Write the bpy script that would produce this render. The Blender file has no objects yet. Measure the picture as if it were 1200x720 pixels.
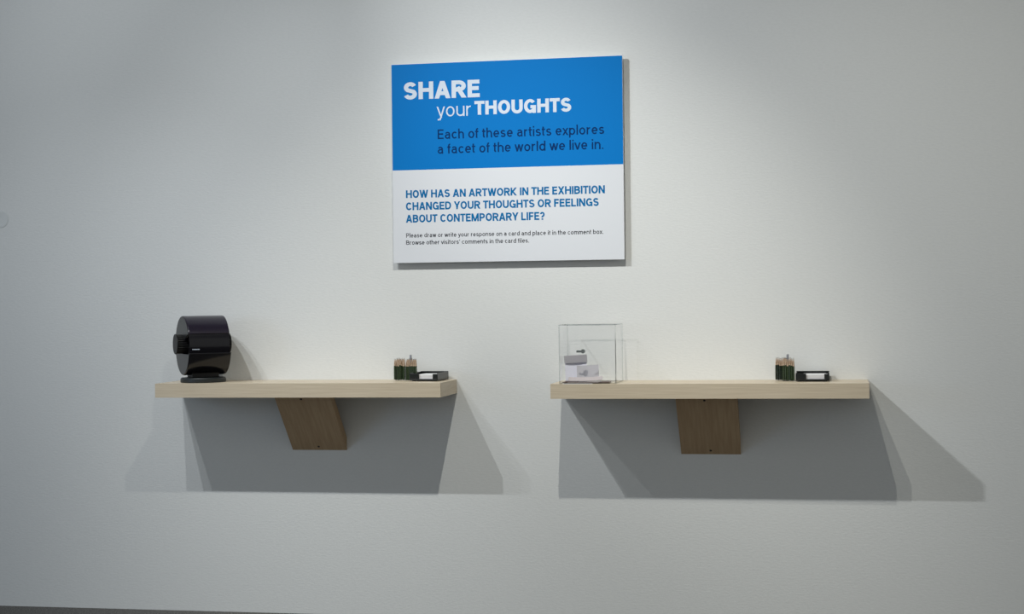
import bpy, bmesh, math, random
from mathutils import Matrix, Vector
random.seed(7)
S = bpy.context.scene
COL = S.collection
PI = math.pi

# ------------------------------------------------------------------ camera
YAW, PITCH, ROLL, FPX, DIST, EYE = 0.19653, -0.00465, -0.01314, 1887.97, 7.15408, 1.45
fw = Vector((-math.sin(YAW)*math.cos(PITCH), math.cos(YAW)*math.cos(PITCH), math.sin(PITCH)))
r0 = Vector((math.cos(YAW), math.sin(YAW), 0)); u0 = r0.cross(fw)
rt = math.cos(ROLL)*r0 + math.sin(ROLL)*u0
up = -math.sin(ROLL)*r0 + math.cos(ROLL)*u0
cam = bpy.data.cameras.new('camera'); camo = bpy.data.objects.new('camera', cam); COL.objects.link(camo)
cam.sensor_width = 36; cam.lens = FPX*36/1200; cam.clip_end = 100
m3 = Matrix((rt, up, -fw)).transposed()
camo.matrix_world = Matrix.Translation((0, -DIST, EYE)) @ m3.to_4x4()
S.camera = camo

# ------------------------------------------------------------------ light
S.view_settings.view_transform = 'Standard'; S.view_settings.look = 'None'
S.view_settings.gamma = 1; S.view_settings.use_curve_mapping = False
S.view_settings.exposure = 0.0
w = bpy.data.worlds.new('world'); S.world = w; w.use_nodes = True
w.node_tree.nodes['Background'].inputs[0].default_value = (0.98, 1.0, 0.965, 1)
w.node_tree.nodes['Background'].inputs[1].default_value = 0.325

def spot(name, loc, target, power, cone, blend, color, radius=0.016):
    l = bpy.data.lights.new(name, 'SPOT'); o = bpy.data.objects.new(name, l); COL.objects.link(o)
    l.energy = power; l.spot_size = math.radians(cone); l.spot_blend = blend; l.color = color
    l.shadow_soft_size = radius
    o.location = loc
    o.rotation_euler = (Vector(target)-Vector(loc)).to_track_quat('-Z', 'Y').to_euler()
LK = 54.0
spot('track_spot', (-1.05, -2.38, 4.12), (-1.35, 0, .42), 4.4*LK, 60, 1.0, (1.0, .985, .90))
spot('track_spot', (-0.80, -2.83, 4.90), (1.60, 0, .15), 3.2*LK, 58, 1.0, (1.0, .99, .90))
spot('track_spot', (-3.12, -2.45, 4.18), (-.95, 0, .0), 3.3*LK, 76, 1.0, (.95, .985, 1.0))
spot('track_spot', (-4.00, -2.45, 4.18), (-2.87, 0, 2.17), 1.9*LK, 66, 1.0, (.93, .975, 1.0))
spot('track_spot', (-3.20, -2.45, 4.18), (-.22, 0, 2.294), 4.7*LK, 52, 1.0, (.96, .99, 1.0))
spot('track_spot', (-3.70, -2.45, 4.18), (-3.08, 0, -.30), 2.4*LK, 55, 1.0, (.91, .96, 1.0))
def area(name, loc, target, size, power, color):
    l = bpy.data.lights.new(name, 'AREA'); o = bpy.data.objects.new(name, l); COL.objects.link(o)
    l.size = size; l.energy = power; l.color = color; o.location = loc
    o.rotation_euler = (Vector(target)-Vector(loc)).to_track_quat('-Z', 'Y').to_euler()
area('cool_left_fill', (-7.8, -5.5, 2.0), (-2.4, 0, 0.8), 2.0, 36, (0.40, 0.64, 1.0))  # unseen bluish fill, added to cool the left side

# ------------------------------------------------------------------ materials
def mat(name, col, rough=0.5, metal=0.0, **kw):
    m = bpy.data.materials.new(name); m.use_nodes = True
    b = m.node_tree.nodes['Principled BSDF']
    b.inputs['Base Color'].default_value = (*col, 1); b.inputs['Roughness'].default_value = rough
    b.inputs['Metallic'].default_value = metal
    for k, v in kw.items(): b.inputs[k.replace('_', ' ')].default_value = v
    return m
def noise_into(m, c1, c2, scale, mscale=(1, 1, 1), detail=4, bump=0.0, bdist=0.001, coords='Object', lo=.35, hi=.65):
    nt = m.node_tree; b = nt.nodes['Principled BSDF']
    tc = nt.nodes.new('ShaderNodeTexCoord'); mp = nt.nodes.new('ShaderNodeMapping'); mp.inputs['Scale'].default_value = mscale
    n = nt.nodes.new('ShaderNodeTexNoise'); n.inputs['Scale'].default_value = scale; n.inputs['Detail'].default_value = detail
    nt.links.new(tc.outputs[coords], mp.inputs[0]); nt.links.new(mp.outputs[0], n.inputs['Vector'])
    cr = nt.nodes.new('ShaderNodeValToRGB'); cr.color_ramp.elements[0].color = (*c1, 1); cr.color_ramp.elements[1].color = (*c2, 1)
    cr.color_ramp.elements[0].position = lo; cr.color_ramp.elements[1].position = hi
    nt.links.new(n.outputs['Fac'], cr.inputs[0]); nt.links.new(cr.outputs[0], b.inputs['Base Color'])
    if bump:
        bp = nt.nodes.new('ShaderNodeBump'); bp.inputs['Strength'].default_value = bump; bp.inputs['Distance'].default_value = bdist
        nt.links.new(n.outputs['Fac'], bp.inputs['Height']); nt.links.new(bp.outputs[0], b.inputs['Normal'])
    return m
M = {}
M['wall'] = noise_into(mat('painted_plaster', (.7, .71, .7), .85), (.715, .725, .715), (.735, .745, .735), 55, (1, 1, 2.6), 3, .42, .0016)
M['plate'] = mat('cover_plate_paint', (.66, .68, .675), .8)
M['carpet'] = noise_into(mat('carpet', (.06, .06, .06), 1), (.03, .03, .028), (.19, .185, .175), 150, detail=3, bump=.8, bdist=.004)
M['ceiling'] = mat('ceiling_paint', (.7, .7, .7), .9)
M['maple'] = noise_into(mat('maple_laminate', (.6, .52, .4), .42), (.57, .475, .345), (.65, .555, .42), 9, (.6, 6, 26), 5, .06, .0005)
M['maple_end'] = noise_into(mat('maple_end', (.55, .46, .34), .5), (.53, .44, .32), (.61, .52, .39), 9, (6, .8, 26), 5)
M['ply'] = noise_into(mat('brown_plywood', (.4, .26, .13), .5), (.40, .265, .145), (.47, .325, .185), 7, (14, 1, .8), 5, .05, .0005)
M['ply_edge'] = mat('plywood_edge', (.47, .34, .2), .6)
M['screw'] = mat('dark_screw', (.05, .04, .03), .4, .6)
M['blue'] = mat('blue_print', (0, .185, .56), .5, Specular_IOR_Level=.12)
M['white'] = mat('white_print', (.74, .76, .80), .4)
M['panel_edge'] = mat('panel_edge', (.8, .82, .84), .4)
M['navy'] = mat('navy_print', (.0, .030, .13), .5, Specular_IOR_Level=.1)
M['midblue'] = mat('mid_blue_print', (.002, .15, .38), .5, Specular_IOR_Level=.1)
M['ink'] = mat('dark_grey_print', (.02, .022, .03), .5, Specular_IOR_Level=.1)
M['letter_white'] = mat('white_lettering', (.68, .75, .85), .4)
M['gloss'] = mat('gloss_black_plastic', (.006, .0055, .008), .16)
M['gloss_reflect'] = mat('gloss_plastic_purple_reflection', (.012, .008, .018), .22)  # black plastic with the purple room reflection put into its colour
M['endgrey'] = mat('satin_end_plastic', (.013, .013, .014), .35)
M['matt'] = mat('matt_black', (.003, .003, .003), .5)
M['base'] = mat('dark_base', (.012, .016, .017), .45)
M['green'] = mat('green_pencil_paint', (.026, .046, .018), .35)
M['darkgreen'] = mat('dark_green_pencil_paint', (.012, .022, .010), .35)
M['wood'] = noise_into(mat('pencil_wood', (.5, .36, .25), .7), (.36, .25, .17), (.55, .42, .31), 90)
M['lead'] = mat('graphite', (.03, .03, .035), .4)
M['greytip'] = mat('grey_ferrule', (.28, .29, .32), .4, .3)
M['tray'] = mat('black_tray_plastic', (.006, .008, .008), .22)
M['card'] = mat('white_card', (.78, .78, .80), .7)
M['cardgrey'] = mat('grey_card', (.43, .415, .44), .7)
M['cardlilac'] = mat('pale_lilac_card', (.66, .65, .72), .7)
M['cardpink'] = mat('pale_pink_card', (.47, .42, .42), .7)
M['cardshade'] = mat('shadow_brown_card', (.13, .09, .08), .7)  # shadow along the flat cards' edges, put into a brown card colour
M['chrome'] = mat('chrome', (.35, .38, .38), .25, 1.0)
def acrylic(name, tr, gl, tint):
    m = bpy.data.materials.new(name); m.use_nodes = True; nt = m.node_tree
    for n in list(nt.nodes): nt.nodes.remove(n)
    out = nt.nodes.new('ShaderNodeOutputMaterial'); t = nt.nodes.new('ShaderNodeBsdfTransparent')
    t.inputs[0].default_value = (*tint, 1)
    g = nt.nodes.new('ShaderNodeBsdfGlossy'); g.inputs['Roughness'].default_value = .03; g.inputs[0].default_value = (gl, gl, gl, 1)
    f = nt.nodes.new('ShaderNodeLayerWeight'); f.inputs[0].default_value = .5
    pw = nt.nodes.new('ShaderNodeMath'); pw.operation = 'POWER'; pw.inputs[1].default_value = 5
    ma = nt.nodes.new('ShaderNodeMath'); ma.operation = 'MULTIPLY_ADD'; ma.inputs[1].default_value = .5; ma.inputs[2].default_value = .004
    nt.links.new(f.outputs['Facing'], pw.inputs[0]); nt.links.new(pw.outputs[0], ma.inputs[0])
    mx = nt.nodes.new('ShaderNodeMixShader')
    nt.links.new(ma.outputs[0], mx.inputs[0]); nt.links.new(t.outputs[0], mx.inputs[1]); nt.links.new(g.outputs[0], mx.inputs[2])
    nt.links.new(mx.outputs[0], out.inputs[0]); return m
M['acrylic'] = acrylic('clear_acrylic', 0, 1, (.998, .999, .999))
M['acrylic_edge'] = acrylic('acrylic_cut_edge', 0, .9, (.76, .78, .78))

# ------------------------------------------------------------------ helpers
def link(name, bm, mats, parent=None, loc=None, smooth=False, bevel=0, seg=2):
    me = bpy.data.meshes.new(name); bmesh.ops.recalc_face_normals(bm, faces=bm.faces); bm.to_mesh(me); bm.free()
    for m_ in (mats if isinstance(mats, (list, tuple)) else [mats]): me.materials.append(m_)
    if smooth:
        for f_ in me.polygons: f_.use_smooth = True
        me.set_sharp_from_angle(angle=math.radians(35))
    o = bpy.data.objects.new(name, me); COL.objects.link(o)
    if parent: o.parent = parent
    if loc: o.location = loc
    if bevel:
        b = o.modifiers.new('bevel', 'BEVEL'); b.width = bevel; b.segments = seg; b.limit_method = 'ANGLE'; b.angle_limit = math.radians(40)
    return o
def box(bm, x0, x1, y0, y1, z0, z1, mi=0):
    v = [bm.verts.new((x, y, z)) for x in (x0, x1) for y in (y0, y1) for z in (z0, z1)]
    fs = [(0, 1, 3, 2), (4, 6, 7, 5), (0, 4, 5, 1), (2, 3, 7, 6), (0, 2, 6, 4), (1, 5, 7, 3)]
    out = []
    for f_ in fs:
        fc = bm.faces.new([v[i] for i in f_]); fc.material_index = mi; out.append(fc)
    return out
def boxbm(*a):
    bm = bmesh.new(); box(bm, *a); return bm
def prism_x(bm, prof, x0, x1):
    """profile [(y,z)...] swept along x"""
    a = [bm.verts.new((x0, y, z)) for y, z in prof]; b = [bm.verts.new((x1, y, z)) for y, z in prof]
    n = len(prof)
    bm.faces.new(a[::-1]); bm.faces.new(b)
    for i in range(n): bm.faces.new((a[i], a[(i+1) % n], b[(i+1) % n], b[i]))
def prism_y(bm, prof, y0, y1):
    a = [bm.verts.new((x, y0, z)) for x, z in prof]; b = [bm.verts.new((x, y1, z)) for x, z in prof]
    n = len(prof)
    bm.faces.new(a[::-1]); bm.faces.new(b)
    for i in range(n): bm.faces.new((a[i], a[(i+1) % n], b[(i+1) % n], b[i]))
def lathe(bm, prof, n=32, c=(0, 0, 0)):
    """profile [(r,z)...] about z"""
    rings = []
    for r, z in prof:
        if r < 1e-6: rings.append([bm.verts.new((c[0], c[1], c[2]+z))])
        else: rings.append([bm.verts.new((c[0]+r*math.cos(2*PI*i/n), c[1]+r*math.sin(2*PI*i/n), c[2]+z)) for i in range(n)])
    for A, B in zip(rings, rings[1:]):
        for i in range(n):
            j = (i+1) % n
            if len(A) == 1: bm.faces.new((A[0], B[i], B[j]))
            elif len(B) == 1: bm.faces.new((A[i], A[j], B[0]))
            else: bm.faces.new((A[i], A[j], B[j], B[i]))
def thing(name, label, cat, loc=(0, 0, 0), rz=0, group=None):
    o = bpy.data.objects.new(name, None); o.empty_display_size = .05; COL.objects.link(o)
    o.location = loc; o.rotation_euler = (0, 0, rz); return tag(o, label, cat, group)
def tag(o, label, cat, group=None):
    o['label'] = label; o['category'] = cat
    if group: o['group'] = group
    return o
def struct(o): o['kind'] = 'structure'; return o

# ------------------------------------------------------------------ setting
struct(link('wall_back', boxbm(-9, 6, 0, .15, 0, 5.3), M['wall']))
struct(link('floor', boxbm(-9, 6, -9, 0, -.1, 0), M['carpet']))
struct(link('ceiling', boxbm(-9, 6, -5, .15, 5.3, 5.4), M['ceiling']))

# round blank plate on the wall at the left edge
bm = bmesh.new(); lathe(bm, [(0, 0), (.044, 0), (.0425, .0010), (.036, .0014), (.028, .0010), (.024, .0005), (0, .0005)], 40)
o = link('wall_plate', bm, M['plate'], loc=(-3.938, 0, 1.871), smooth=True); o.rotation_euler = (PI/2, 0, 0)
tag(o, 'faint round wall-coloured cover plate at left edge of the wall', 'cover plate')

# ------------------------------------------------------------------ shelves
def shelf(x0, x1, z, label, bx, bw, bd, bz, blabel):
    d, t = .31178, .06336
    root = thing('floating_shelf', label, 'shelf', ((x0+x1)/2, 0, z-t), group='pale maple wall shelves')
    hw = (x1-x0)/2; e = .0012
    top = link('shelf_board', boxbm(-hw+e, hw-e, -d+e, 0, 0, t), M['maple'], root, bevel=.0008)
    link('edge_band', boxbm(-hw, hw, -d-.0006, -d+e-.0001, 0, t), M['maple'], root)
    link('end_band', boxbm(hw-e+.0001, hw+.0006, -d+e, 0, 0, t), M['maple_end'], root)
    link('end_band', boxbm(-hw-.0006, -hw+e-.0001, -d+e, 0, 0, t), M['maple_end'], root)
    # slanted support board, cut flush to wall and underside
    zt = 0; zb = bz-(z-t); th = .042
    cx = bx-(x0+x1)/2
    s = (zt-zb)/bd                      # slope of the front face
    off = th*math.hypot(1, s)           # vertical thickness
    bm = bmesh.new()
    prism_x(bm, [(-bd, zt), (0, zb), (0, zb+off), (-bd+off/s, zt)], cx, cx+bw)
    br = link('slanted_bracket', bm, M['ply'], root, bevel=.001)
    br['label'] = blabel
    for fx, fy in ((.47, .045), (.50, .93)):
        y = -bd*(1-fy); zz = zt+(zb-zt)*fy
        bm = bmesh.new(); lathe(bm, [(0, -.004), (.0055, -.004), (.0055, .0012), (.003, .0016), (0, .0008)], 14)
        sc = link('screw', bm, M['screw'], br, loc=(cx+bw*fx, y, zz), smooth=True)
        nrm = Vector((0, -s, -1)).normalized()
        sc.rotation_euler = nrm.to_track_quat('Z', 'Y').to_euler()
    return root
shelf(-3.01668, -1.68627, 1.08928, 'pale maple floating wall shelf carrying the black rotary card file', -2.47344, .26231, .24783, .76248, 'brown plywood support board slanting back to the wall')
shelf(-1.19835, .14448, 1.08257, 'pale maple floating wall shelf carrying the clear comment box', -.6669, .26231, .24783, .7535, 'brown plywood support board slanting back to the wall')
ZL, ZR = 1.08928, 1.08257

# ------------------------------------------------------------------ sign
SW, SH, SB = 1.06277, .90911, .48557
sg = thing('wall_sign', 'blue and white wall sign reading Share your Thoughts, hung between the shelves', 'sign', (-1.96803, -.03, 1.62343))
sg.rotation_euler = (0, -(-.00155), 0)
link('backing_board', boxbm(0, SW, .0006, .010, 0, SH), M['panel_edge'], sg)
link('mounting_batten', boxbm(.12, SW-.12, .010, .030, .09, .15), M['panel_edge'], sg)
link('mounting_batten', boxbm(.12, SW-.12, .010, .030, SH-.15, SH-.09), M['panel_edge'], sg)
link('blue_field', boxbm(.0008, SW-.0008, 0, .0006, SH-SB, SH-.0025), M['blue'], sg)
link('white_field', boxbm(.0008, SW-.0008, 0, .0006, .0008, SH-SB), M['white'], sg)
# a plain grotesque alphabet: each letter is a few ribbon strokes on a cap height of 1
def arc2(cx, cy, rx, ry, a0, a1, n=18):
    return [(cx+rx*math.cos(math.radians(a0+(a1-a0)*i/n)), cy+ry*math.sin(math.radians(a0+(a1-a0)*i/n))) for i in range(n+1)]
XH = .735; ASC = 1.03; DESC = -.27
def glyph(c, w):
    """returns width, [(points, extend)], y_low, y_high ; extend = lengthen ends by half a stroke"""
    h = w/2; B = h; T = 1-h
    if c.isupper() or c == '?':
        Wd = {'A': .80, 'B': .70, 'C': .72, 'D': .73, 'E': .60, 'F': .57, 'G': .76, 'H': .74, 'I': w, 'K': .74, 'L': .56, 'M': .90, 'N': .74,
              'O': .78, 'P': .67, 'R': .71, 'S': .66, 'T': .64, 'U': .72, 'W': 1.08, 'X': .74, 'Y': .74, '?': .56}[c]+.25*(w-.15)
        if c == 'I': Wd = w
        l, r = h, Wd-h; m = Wd/2; q = (B+T)/2; W2 = r-l
        S_ = []
        st = lambda x: ([(x, B), (x, T)], 1)
        ln = lambda *p: (list(p), 1)
        cu = lambda p, e=0: (p, e)
        if c == 'A': S_ = [ln((l+.01, 0), (m, 1.0)), ln((r-.01, 0), (m, 1.0)), cu([(l+.19*W2, .30), (r-.19*W2, .30)])]
        if c == 'B':
            y = .525
            S_ = [st(l), cu([(l, T), (m, T)]+arc2(m, (T+y)/2, r-.03-m, (T-y)/2, 90, -90)+[(l, y)]), cu([(l, y), (m, y)]+arc2(m, (B+y)/2, r-m, (y-B)/2, 90, -90)+[(l, B)])]
        if c == 'C': S_ = [cu(arc2(m+.01, q, m+.01-l, T-q, 38, 322, 34))]
        if c == 'D': S_ = [st(l), cu([(l, T), (m-.04, T)]+arc2(m-.04, q, r-m+.04, T-q, 90, -90)+[(l, B)])]
        if c == 'E': S_ = [st(l)]+[cu([(l, y), (x, y)]) for y, x in ((T, Wd-.01), (.52, Wd-.05), (B, Wd))]
        if c == 'F': S_ = [st(l)]+[cu([(l, y), (x, y)]) for y, x in ((T, Wd), (.50, Wd-.05))]
        if c == 'G': S_ = [cu(arc2(m+.01, q, m+.01-l, T-q, 40, 318, 34)), cu([(m+.03, .47-.1*w), (Wd, .47-.1*w)]), cu([(r, .47), (r, 0)])]
        if c == 'H': S_ = [st(l), st(r), cu([(l, .52), (r, .52)])]
        if c == 'I': S_ = [st(l)]
        if c == 'K': S_ = [st(l), ln((l, .30), (r-.02, 1)), ln((l+.30*W2, .50), (r, 0))]
        if c == 'L': S_ = [st(l), cu([(l, B), (Wd, B)])]
        if c == 'M': S_ = [st(l), st(r), ln((l, 1), (m, .02)), ln((r, 1), (m, .02))]
        if c == 'N': S_ = [st(l), st(r), ln((l, 1), (r, 0))]
        if c == 'O': S_ = [cu(arc2(m, q, m-l, T-q, 0, 360, 40))]
        if c in 'PR':
            y = .44 if c == 'P' else .47
            S_ = [st(l), cu([(l, T), (m, T)]+arc2(m, (T+y)/2, r-m, (T-y)/2, 90, -90)+[(l, y)])]
            if c == 'R': S_.append(ln((m+.02, y), (r+.015, 0)))
        if c == 'S':
            a = (T-B)/4
            S_ = [cu(arc2(m, T-a, (m-l)*.94, a, 22, 232, 20)+arc2(m, B+a, m-l, a, 52, -162, 20))]
        if c == 'T': S_ = [cu([(0, T), (Wd, T)]), ([(m, B), (m, T)], 1)]
        if c == 'U': S_ = [cu([(l, 1), (l, .38)]+arc2(m, .38, m-l, .38-B, 180, 360)+[(r, 1)])]
        if c == 'W':
            p = [(l, 1), (l+.255*W2, 0), (m, 1), (r-.255*W2, 0), (r, 1)]
            S_ = [ln(p[i], p[i+1]) for i in range(4)]
        if c == 'X': S_ = [ln((l, 0), (r, 1)), ln((l, 1), (r, 0))]
        if c == 'Y': S_ = [ln((l-.01, 1), (m, .40)), ln((r+.01, 1), (m, .40)), ln((m, .42), (m, B))]
        if c == '?': S_ = [cu(arc2(m, T-.22, m-l, .22, 170, -40, 20)+[(m, .40), (m, .29)]), cu([(m, 0), (m, w)])]
        return Wd, S_, 0, 1
    t = XH-h; q = (B+t)/2
    Wd = {'a': .56, 'b': .60, 'c': .54, 'd': .60, 'e': .58, 'f': .34, 'h': .57, 'i': w, 'l': w, 'm': .88, 'n': .57, 'o': .60, 'p': .60, 'r': .36, 's': .51,
          't': .35, 'u': .57, 'v': .56, 'w': .84, 'x': .56, 'y': .56, '.': w, '\u2019': w}[c]
    l, r = h, Wd-h; m = Wd/2; S_ = []; lo, hi = 0, XH
    cu = lambda p, e=0: (p, e); ln = lambda *p: (list(p), 1)
    el = arc2(m, q, m-l, t-q, 0, 360, 32)
    if c == 'a': S_ = [cu(arc2(m-.01, t-.17, m-l-.03, .17, 160, 0, 14)+[(r-.02, 0)]), cu([(r-.02, .43), (m, .42)]+arc2(m-.03, (B+.42)/2, m-l-.03, (.42-B)/2, 90, 290, 18)+[(r-.02, .16)])]
    if c == 'b': S_ = [cu(el), cu([(l, 0), (l, ASC)])]; hi = ASC
    if c == 'c': S_ = [cu(arc2(m+.02, q, m+.02-l, t-q, 42, 318, 26))]
    if c == 'd': S_ = [cu(el), cu([(r, 0), (r, ASC)])]; hi = ASC
    if c == 'e': S_ = [cu(arc2(m, q, m-l, t-q, 0, 318, 28)), cu([(l, q), (Wd-.01, q)])]
    if c == 'f': S_ = [cu([(m-.02, 0), (m-.02, ASC-h-.13)]+arc2(m-.02+.13, ASC-h-.13, .13, .13, 180, 85, 8)), cu([(0, t), (Wd-.01, t)])]; hi = ASC
    if c in 'hn':
        S_ = [cu([(l, 0), (l, ASC if c == 'h' else XH)]), cu([(l, t-.24)]+arc2(m, t-.24, m-l, .24, 180, 0, 16)+[(r, 0)])]; hi = ASC
    if c == 'u': S_ = [cu([(r, 0), (r, XH)]), cu([(l, XH), (l, B+.24)]+arc2(m, B+.24, m-l, .24, 180, 360, 16))]
    if c == 'm':
        S_ = [cu([(l, 0), (l, XH)])]
        for a, b in ((l, m), (m, r)): S_.append(cu([(a, t-.2)]+arc2((a+b)/2, t-.2, (b-a)/2, .2, 180, 0, 14)+[(b, 0)]))
    if c in 'il': S_ = [cu([(l, 0), (l, ASC if c == 'l' else XH)])]+([cu([(l, ASC-w*1.05), (l, ASC)])] if c == 'i' else []); hi = ASC
    if c == 'o': S_ = [cu(el)]
    if c == 'p': S_ = [cu(el), cu([(l, DESC), (l, XH)])]; lo = DESC
    if c == 'r': S_ = [cu([(l, 0), (l, XH)]), cu([(l, t-.26)]+arc2(l+.26, t-.24, .26, .24, 180, 88, 10))]
    if c == 's':
        a = (t-B)/4; S_ = [cu(arc2(m, t-a, (m-l)*.94, a, 24, 232, 18)+arc2(m, B+a, m-l, a, 52, -160, 18))]
    if c == 't': S_ = [cu([(m-.03, .95), (m-.03, B+.12)]+arc2(m-.03+.12, B+.12, .12, .12, 180, 275, 8)), cu([(0, t), (Wd-.01, t)])]; hi = .95
    if c == 'v': S_ = [ln((l-.02, XH), (m, 0)), ln((r+.02, XH), (m, 0))]
    if c == 'w':
        p = [(l-.01, XH), (l+.25*(r-l), 0), (m, XH), (r-.25*(r-l), 0), (r+.01, XH)]; S_ = [ln(p[i], p[i+1]) for i in range(4)]
    if c == 'x': S_ = [ln((l, 0), (r, XH)), ln((l, XH), (r, 0))]
    if c == 'y': S_ = [ln((l-.02, XH), (m+.01, 0)), cu([(r+.04, XH+.1), (m-.01, -.06), (m-.06, DESC+h+.02), (l, DESC+h)])]; lo = DESC
    if c == '.': S_ = [cu([(l, 0), (l, w)])]
    if c == '\u2019': S_ = [cu([(l, .98), (l, .72)])]; hi = 1
    return Wd, S_, lo, hi
def clip_band(poly, lo, hi):
    for sgn, lim in ((1, lo), (-1, -hi)):
        out = []
        for i in range(len(poly)):
            a, b = poly[i-1], poly[i]; da, db = sgn*a[1]-lim, sgn*b[1]-lim
            if (da >= 0) != (db >= 0):
                k = da/(da-db); out.append((a[0]+(b[0]-a[0])*k, a[1]+(b[1]-a[1])*k))
            if db >= 0: out.append(b)
        poly = out
        if len(poly) < 3: return []
    return poly
def ribbon(pts, h, ext):
    P = [Vector(p) for p in pts]
    if ext:
        P[0] = P[0]+(P[0]-P[1]).normalized()*h*1.6; P[-1] = P[-1]+(P[-1]-P[-2]).normalized()*h*1.6
    closed = (P[0]-P[-1]).length < 1e-6
    n = len(P); offs = []
    for i in range(n):
        a = P[i]-P[i-1] if i > 0 else (P[-1]-P[-2] if closed else None)
        b = P[i+1]-P[i] if i < n-1 else (P[1]-P[0] if closed else None)
        if a is None or a.length < 1e-9: a = b
        if b is None or b.length < 1e-9: b = a
        a = a.normalized(); b = b.normalized()
        na = Vector((-a.y, a.x)); nb = Vector((-b.y, b.x)); mm = na+nb
        if mm.length < .2: mm = na
        mm = mm.normalized(); offs.append(mm*(h/max(.5, mm.dot(na))))
    return [[P[i]+offs[i], P[i+1]+offs[i+1], P[i+1]-offs[i+1], P[i]-offs[i]] for i in range(n-1)]
def lettering(txt, x, z, width, cap, m_, wt, lab, single=False):
    gap = .125-.25*max(0, wt-.15) if wt < .2 else .085
    pen = 0; glyphs = []
    for c in txt:
        if c == ' ': pen += .31 if wt < .2 else .30; continue
        Wd, strokes, lo, hi = glyph(c, wt)
        g = gap*(.35 if c in 'AWYTvwyxft' else 1)
        pen += g/2; polys = []
        for k, (pts, ext) in enumerate(strokes):
            for qd in ribbon(pts, wt/2, ext):
                pl = clip_band([tuple(v) for v in qd], lo, hi)
                if pl: polys.append((k, [(pen+p[0], p[1]) for p in pl]))
        glyphs.append(polys)
        pen += Wd+g/2
    xs = [p[0] for gl in glyphs for _, pl in gl for p in pl]; a, b = min(xs), max(xs); sx_ = width/(b-a)
    for gls in ([[g_] for g_ in glyphs] if single else [glyphs]):
        bm = bmesh.new()
        for gl in gls:
            for k, pl in gl:
                vs = [bm.verts.new((x+(p[0]-a)*sx_, -.0003-.00003*k, z+p[1]*cap)) for p in pl]
                bm.faces.new(vs)
        o_ = link('letter' if single else 'printed_line', bm, m_, sg); o_['label'] = lab
        if not single: o_['kind'] = 'stuff'
L = lettering
L('SHARE', .0587, .7455, .3542, .079, M['letter_white'], .222, 'bold white letter of SHARE', True)
L('your', .2109, .6625, .1598, .0625, M['letter_white'], .10, 'light white letter of your', True)
L('THOUGHTS', .3874, .6655, .4433, .0625, M['letter_white'], .225, 'bold white letter of THOUGHTS', True)
L('Each of these artists explores', .2148, .5610, .7629, .0435, M['navy'], .14, 'navy line Each of these artists explores')
L('a facet of the world we live in.', .2140, .4942, .7591, .0435, M['navy'], .14, 'navy line a facet of the world we live in.')
L('HOW HAS AN ARTWORK IN THE EXHIBITION', .0624, .2962, .9161, .0358, M['midblue'], .20, 'bold blue line HOW HAS AN ARTWORK IN THE EXHIBITION')
L('CHANGED YOUR THOUGHTS OR FEELINGS', .0617, .2405, .8882, .0358, M['midblue'], .20, 'bold blue line CHANGED YOUR THOUGHTS OR FEELINGS')
L('ABOUT CONTEMPORARY LIFE?', .0611, .1838, .6431, .0358, M['midblue'], .20, 'bold blue line ABOUT CONTEMPORARY LIFE?')
L('Please draw or write your response on a card and place it in the comment box.', .061, .1158, .9078, .0195, M['ink'], .14, 'small dark line of visitor instructions')
L('Browse other visitors\u2019 comments in the card files.', .0606, .083, .5711, .0195, M['ink'], .14, 'second small dark line of visitor instructions')

# ------------------------------------------------------------------ rotary card file
R_, LX = .137, .188
cf = thing('rotary_card_file', 'glossy black drum-shaped rotary card file on a round base, left shelf', 'card file', (-2.842, -.170, ZL), math.radians(36))
cz = 1.2597-ZL
bm = bmesh.new(); lathe(bm, [(0, 0), (.100, 0), (.103, .003), (.103, .017), (.099, .022), (.06, .0235), (0, .0235)], 56)
link('base', bm, M['base'], cf, smooth=True)
bm = bmesh.new(); box(bm, -.062, .062, -.05, .05, .022, cz-R_+.02)
link('neck', bm, M['matt'], cf, bevel=.004)
def arc(r, a0, a1, n=30):
    # angle measured from front (-y) upwards
    return [(-r*math.cos(math.radians(a0+(a1-a0)*i/n)), cz+r*math.sin(math.radians(a0+(a1-a0)*i/n))) for i in range(n+1)]
aL = -15.5; aU = 23.5
def shell(name, a0, a1, r, m_side, x0, x1, bev=.003, chord=True):
    bm = bmesh.new(); prism_x(bm, arc(r, a0, a1), x0, x1)
    return link(name, bm, m_side, cf, smooth=True, bevel=bev)
# lower housing: chord from the front lip to the back, closed ends
lo = shell('lower_housing', aL, -180-aL, R_, M['gloss'], -LX/2, LX/2+.004)
hi_ = shell('upper_cover', aU, 180+15.0, R_-.002, M['gloss_reflect'], -LX/2, LX/2)
# grey satin end cheeks
for nm, a0, a1, r in (('end_cheek', aL-1.5, -178.5-aL, R_-.004), ('end_cheek', aU+1.0, 180+14, R_-.006)):
    bm = bmesh.new(); prism_x(bm, arc(r, a0, a1), -LX/2-.0015, -LX/2+.001)
    link(nm, bm, M['endgrey'], cf, smooth=False)
# roll front between lip and cover
bm = bmesh.new()
prism_x(bm, arc(R_-.006, aL-2, aU+2, 12)+[(y*.95, cz+(z-cz)*.95) for y, z in reversed(arc(R_-.006, aL-2, aU+2, 12))], -LX/2+.002, LX/2-.002)
dr = link('roll_front', bm, M['gloss'], cf, smooth=True)
bm = bmesh.new()
for i in range(7):
    x = -.080+i*.0049; r = R_-.0055; a = math.radians(-8)
    box(bm, x, x+.0036, -r*math.cos(a)-.0008, -r*math.cos(a)+.001, cz+r*math.sin(a), cz+r*math.sin(a)+.0042)
lm = link('white_marking', bm, M['letter_white'], dr); lm['label'] = 'tiny white lettering strip'
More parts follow.
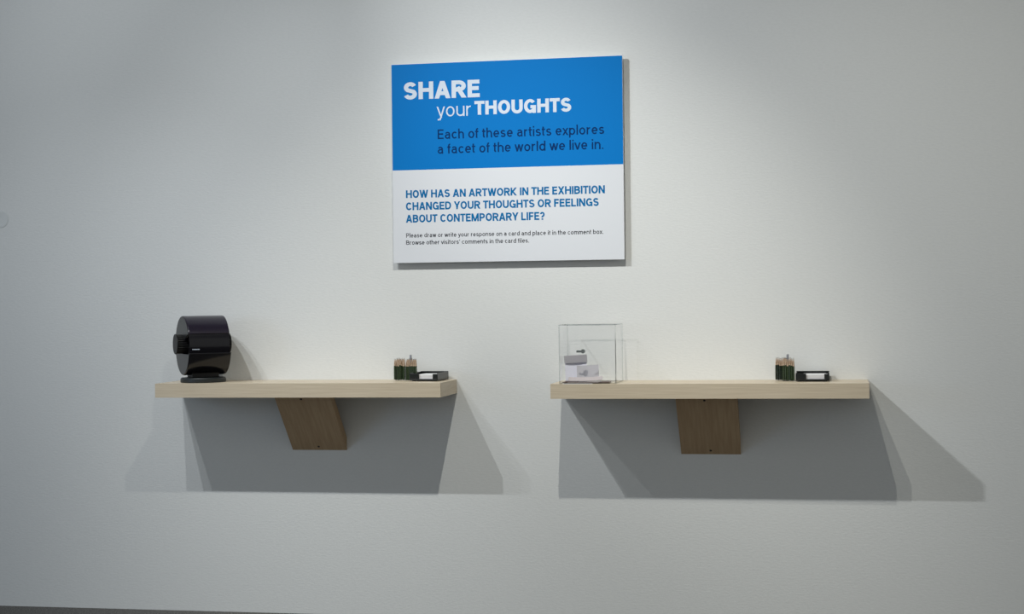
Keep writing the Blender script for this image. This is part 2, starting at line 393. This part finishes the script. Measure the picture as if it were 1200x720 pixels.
# lip rim of the lower housing
bm = bmesh.new(); y0, z0 = arc(R_, aL, aL+1, 1)[0]
box(bm, -LX/2, LX/2+.004, y0-.002, y0+.012, z0-.001, z0+.0035)
link('lip', bm, M['gloss'], lo, bevel=.0012)
# inner hub behind the open end
bm = bmesh.new(); prism_x(bm, [(.115*math.cos(2*PI*i/36), cz+.115*math.sin(2*PI*i/36)) for i in range(36)], -LX/2+.02, LX/2-.008)
link('card_core', bm, M['matt'], cf, smooth=True)
# ridged knobs on both ends
def knob(x0, x1, r, lab=None):
    bm = bmesh.new(); n = 72
    prof = []
    for i in range(n):
        rr = r if i % 3 else r-.0035
        prof.append((rr*math.cos(2*PI*i/n), cz+.006+rr*math.sin(2*PI*i/n)))
    prism_x(bm, prof, x0, x1)
    k = link('knob', bm, M['matt'], cf)
    return k
k1 = knob(-LX/2-.030, -LX/2+.03, .044)
bm = bmesh.new(); prism_x(bm, [(.0465*math.cos(2*PI*i/40), cz+.006+.0465*math.sin(2*PI*i/40)) for i in range(40)], -LX/2-.034, -LX/2-.029)
link('knob_cap', bm, M['matt'], k1, smooth=True, bevel=.001)
k2 = knob(LX/2-.01, LX/2+.026, .044)
bm = bmesh.new(); prism_x(bm, [(.0465*math.cos(2*PI*i/40), cz+.006+.0465*math.sin(2*PI*i/40)) for i in range(40)], LX/2+.026, LX/2+.030)
link('knob_cap', bm, M['endgrey'], k2, smooth=True, bevel=.001)

# ------------------------------------------------------------------ golf pencils in clear cups
def pencil(label, group, m_):
    root = thing('golf_pencil', label, 'pencil', group=group)
    r = .0037; h = .062
    bm = bmesh.new(); lathe(bm, [(0, 0), (r, 0), (r, h)], 6); 
    link('pencil_body', bm, m_, root)
    bm = bmesh.new(); lathe(bm, [(r, h), (.0009, h+.029)], 6); link('sharpened_tip', bm, M['wood'], root)
    bm = bmesh.new(); lathe(bm, [(.0009, h+.029), (0, h+.034)], 6); link('lead', bm, M['lead'], root)
    return root
def dup(root, loc, rot):
    r = root.copy(); COL.objects.link(r); r.location = loc; r.rotation_euler = rot
    for ch in root.children:
        c = ch.copy(); COL.objects.link(c); c.parent = r
    return r
def cup(cx, cy, z, label, plabel, group, m_, odd=False):
    hw, t, h = .0272, .0016, .058
    c = thing('pencil_cup', label, 'pencil cup', (cx, cy, z), group='clear pencil cups')
    hd = .0180
    link('cup_base', boxbm(-hw, hw, -hd, hd, 0, .002), M['acrylic'], c)
    for q in ((-hw, hw, -hd, -hd+t), (-hw, hw, hd-t, hd), (-hw, -hw+t, -hd+t, hd-t), (hw-t, hw, -hd+t, hd-t)):
        link('cup_wall', boxbm(*q, .002, h), M['acrylic'], c)
    src = None; k = 0
    for j in range(4):
        for i in range(6 if j % 2 == 0 else 5):
            x = cx-.0213+(i+.5*(j % 2))*.00852+random.uniform(-.0001, .0001); y = cy-.0117+j*.0078+random.uniform(-.0001, .0001)
            if odd and i == 2 and j == 2:
                g = thing('golf_pencil', odd, 'pencil', (x, y, z+.0021))
                bm = bmesh.new(); lathe(bm, [(0, 0), (.0037, 0), (.0037, .080)], 6); link('pencil_body', bm, m_, g)
                bm = bmesh.new(); lathe(bm, [(.0050, .080), (.0054, .081), (.0054, .112), (.0046, .114), (0, .114)], 14); link('grey_end', bm, M['greytip'], g, smooth=True)
                continue
            if src is None: src = pencil(plabel, group, m_); src.location = (x, y, z+.0021+random.uniform(0, .005)); src.rotation_euler = (0, 0, random.random()); continue
            if random.random() < .06: continue
            zz = random.choice([0, 0, .001, .003, .005])+random.uniform(0, .0015)
            dup(src, (x, y, z+.0021+zz), (0, 0, random.uniform(0, 6.28)))
cup(-1.9290, -.088, ZL, 'clear cup of green pencils, left shelf, the one farther from the card tray', 'short green pencil, wooden tip up, in the left cup on the left shelf', 'pencils in left cup of left shelf', M['green'])
cup(-1.8735, -.092, ZL, 'clear cup of green pencils, left shelf, directly beside the card tray', 'short green pencil, wooden tip up, in the right cup on the left shelf', 'pencils in right cup of left shelf', M['green'], 'taller pencil with grey end standing in the right cup on the left shelf')
cup(-.2230, -.066, ZR, 'clear cup of dark green pencils, right shelf, the one farther from the card tray', 'short dark green pencil, tip up, in the left cup on the right shelf', 'pencils in left cup of right shelf', M['darkgreen'])
cup(-.1895, -.121, ZR, 'clear cup of dark green pencils, right shelf, directly beside the card tray', 'short dark green pencil, tip up, in the right cup on the right shelf', 'pencils in right cup of right shelf', M['green'], 'taller pencil with grey end standing in the right cup on the right shelf')

# ------------------------------------------------------------------ card trays
def tray(cx, y0, z, w_, d_, label, rz, clabel, cgroup, cut0, cut1, cm):
    h = .037; f = .004; t = .0032
    r = thing('card_tray', label, 'tray', (cx, y0, z), rz, 'black card trays')
    hw = w_/2
    link('tray_floor', boxbm(-hw, hw, 0, d_, f, f+t), M['tray'], r, bevel=.001)
    link('back_wall', boxbm(-hw, hw, d_-t, d_, f+t, h+.002), M['tray'], r, bevel=.001)
    link('side_wall', boxbm(-hw, -hw+t, 0, d_-t, f+t, h), M['tray'], r, bevel=.001)
    link('side_wall', boxbm(hw-t, hw, 0, d_-t, f+t, h), M['tray'], r, bevel=.001)
    link('front_wall', boxbm(-hw+t, hw-t, 0, t, f+t, .011), M['tray'], r, bevel=.001)
    link('front_post', boxbm(-hw+t, -hw+cut0, 0, t, .011, h-.002), M['tray'], r, bevel=.001)
    link('front_post', boxbm(-hw+cut1, hw-t, 0, t, .011, h-.004), M['tray'], r, bevel=.001)
    for sx in (-1, 1):
        for yy in (.012, d_-.012):
            bm = bmesh.new(); lathe(bm, [(0, 0), (.007, 0), (.0075, f), (0, f)], 14)
            link('foot', bm, M['matt'], r, loc=(sx*(hw-.016), yy, 0))
    n = 14; th = .0016
    me = None
    ca, sa = math.cos(rz), math.sin(rz)
    for i in range(n):
        if me is None:
            bm = boxbm(0, cut1-cut0+.018, 0, d_-.03, 0, th-.0002); o = link('comment_card', bm, cm); me = o.data
        else:
            o = bpy.data.objects.new('comment_card', me); COL.objects.link(o)
        lx = -hw+cut0-.004+random.uniform(-.0012, .0012)-(.010 if i == n-1 else 0); ly = .006+random.uniform(0, .0015)
        o.location = (cx+lx*ca-ly*sa, y0+lx*sa+ly*ca, z+f+t+.0001+i*th); o.rotation_euler = (0, 0, rz)
        tag(o, clabel, 'card', cgroup)
tray(-1.7960, -.176, ZL, .132, .160, 'black plastic tray of white cards near right end of the left shelf', math.radians(-4), 'white card in the stack inside the left shelf tray', 'cards in the left shelf tray', .044, .108, M['card'])
tray(-.0885, -.172, ZR, .141, .155, 'black plastic tray of white cards near right end of the right shelf', 0, 'white card in the stack inside the right shelf tray', 'cards in the right shelf tray', .044, .120, M['card'])

# ------------------------------------------------------------------ clear comment box
BX0, BX1, BY0, BY1, BH = -1.1625, -.9140, -.295, -.060, .2555
cb = thing('comment_box', 'clear acrylic comment box with small metal lock holding folded cards', 'comment box', ((BX0+BX1)/2, (BY0+BY1)/2, ZR))
hx, hy, t = (BX1-BX0)/2, (BY1-BY0)/2, .0038
def pane(x0, x1, y0, y1, z0, z1, thin):
    bm = bmesh.new(); fs = box(bm, x0, x1, y0, y1, z0, z1)
    for f_ in fs:
        f_.normal_update()
        f_.material_index = 0 if abs(f_.normal[thin]) > .5 else 1
    return link('clear_panel', bm, [M['acrylic'], M['acrylic_edge']], cb)
pane(-hx, hx, -hy, -hy+t, 0, BH, 1)
pane(-hx, hx, hy-t, hy, 0, BH, 1)
pane(-hx, -hx+t, -hy+t, hy-t, 0, BH, 0)
pane(hx-t, hx, -hy+t, hy-t, 0, BH, 0)
pane(-hx+t, hx-t, -hy+t, -.012, BH-t, BH, 2)
pane(-hx+t, hx-t, .000, hy-t, BH-t, BH, 2)
pane(-hx+t, hx-t, -hy+t, hy-t, 0, t, 2)
lk = bmesh.new(); lathe(lk, [(0, -.006), (.0085, -.006), (.0095, 0), (.0095, .008), (0, .008)], 24)
lo_ = link('lock', lk, M['chrome'], cb, loc=(-1.0574-(BX0+BX1)/2, -hy+.004, 1.2228-ZR), smooth=True); lo_.rotation_euler = (-PI/2, 0, 0)
link('lock_cam', boxbm(-.028, -.004, -.0045, -.0025, -.0050, .0040), M['chrome'], lo_).rotation_euler = (PI/2, 0, 0)

# cards inside the box
def card(name, label, m_, w_, h_, loc, rot, cat='card', th=.0012, extra=None):
    r = thing(name, label, cat, loc); r.rotation_euler = rot
    bm = bmesh.new(); nx, ny = 8, 6
    # slightly curled sheet standing in local xz
    g = [[[bm.verts.new((w_*(i/nx), s_*th/2+.004*math.sin(PI*i/nx), h_*j/ny)) for i in range(nx+1)] for j in range(ny+1)] for s_ in (-1, 1)]
    for s_ in range(2):
        for j in range(ny):
            for i in range(nx): bm.faces.new((g[s_][j][i], g[s_][j][i+1], g[s_][j+1][i+1], g[s_][j+1][i]))
    for j in range(ny):
        for i in (0, nx): bm.faces.new((g[0][j][i], g[1][j][i], g[1][j+1][i], g[0][j+1][i]))
    for i in range(nx):
        for j in (0, ny): bm.faces.new((g[0][j][i], g[1][j][i], g[1][j][i+1], g[0][j][i+1]))
    link('card_sheet', bm, m_, r, smooth=True)
    if extra: extra(r)
    return r
zf = ZR+t+.0005
def fold(r):
    bm = bmesh.new(); box(bm, -.001, .100, -.0012, .0012, 0, .034)
    f_ = link('folded_flap', bm, M['cardgrey'], r, loc=(.0, -.005, .076)); f_.rotation_euler = (math.radians(16), math.radians(-1), 0)
    f_['label'] = 'grey folded-over top flap'
card('folded_card', 'white folded card with grey top flap leaning upright in the clear box', M['cardlilac'], .096, .110, (-1.1505, -.196, zf+.004), (math.radians(-6), math.radians(-2.2), 0), extra=fold)
card('folded_card', 'plain grey card propped up in front of the white folded one', M['cardgrey'], .096, .064, (-1.094, -.232, zf+.0098), (math.radians(-18), math.radians(-3), math.radians(2)))
def flat(label, m_, x, y, k, w_, d_, rz):
    r = card('flat_card', label, m_, w_, d_, (x, y, ZR+t+.0012+k*.0017), (-PI/2, 0, math.radians(rz)), th=.0010)
    return r
def flatsheet(label, m_, x, y, z, w_, d_, rz, th=.0014):
    o = link('flat_card', boxbm(0, w_, 0, d_, 0, th), m_, loc=(x, y, z)); o.rotation_euler = (0, 0, math.radians(rz)); tag(o, label, 'card', 'cards lying in the clear box'); return o
zz = ZR+t+.0003
flatsheet('card with edge shadow in its brown colour, lying lowest on the floor of the clear box', M['cardshade'], -1.152, -.278, zz, .205, .080, 2); zz += .0017
flatsheet('pale pink card lying second from the bottom of the clear box', M['cardpink'], -1.128, -.276, zz, .135, .070, -3); zz += .0017
flatsheet('card coloured dark brown as shadow, lying over the pink one in the clear box', M['cardshade'], -1.141, -.272, zz, .060, .060, 7); zz += .0017
flatsheet('white card lying on top of the flat cards in the clear box', M['cardlilac'], -1.122, -.262, zz, .075, .050, 12)
card('flat_card', 'pinkish card tilted low at the front of the clear box', M['cardpink'], .150, .024, (-1.128, -.266, zz+.0025), (math.radians(-50), math.radians(-1.5), math.radians(-1)))
o = link('paper_slip', boxbm(0, .130, 0, .010, 0, .0014), M['card'], loc=(-1.146, -.3075, ZR+.0002)); tag(o, 'narrow white paper slip lying in front of the clear box', 'paper')
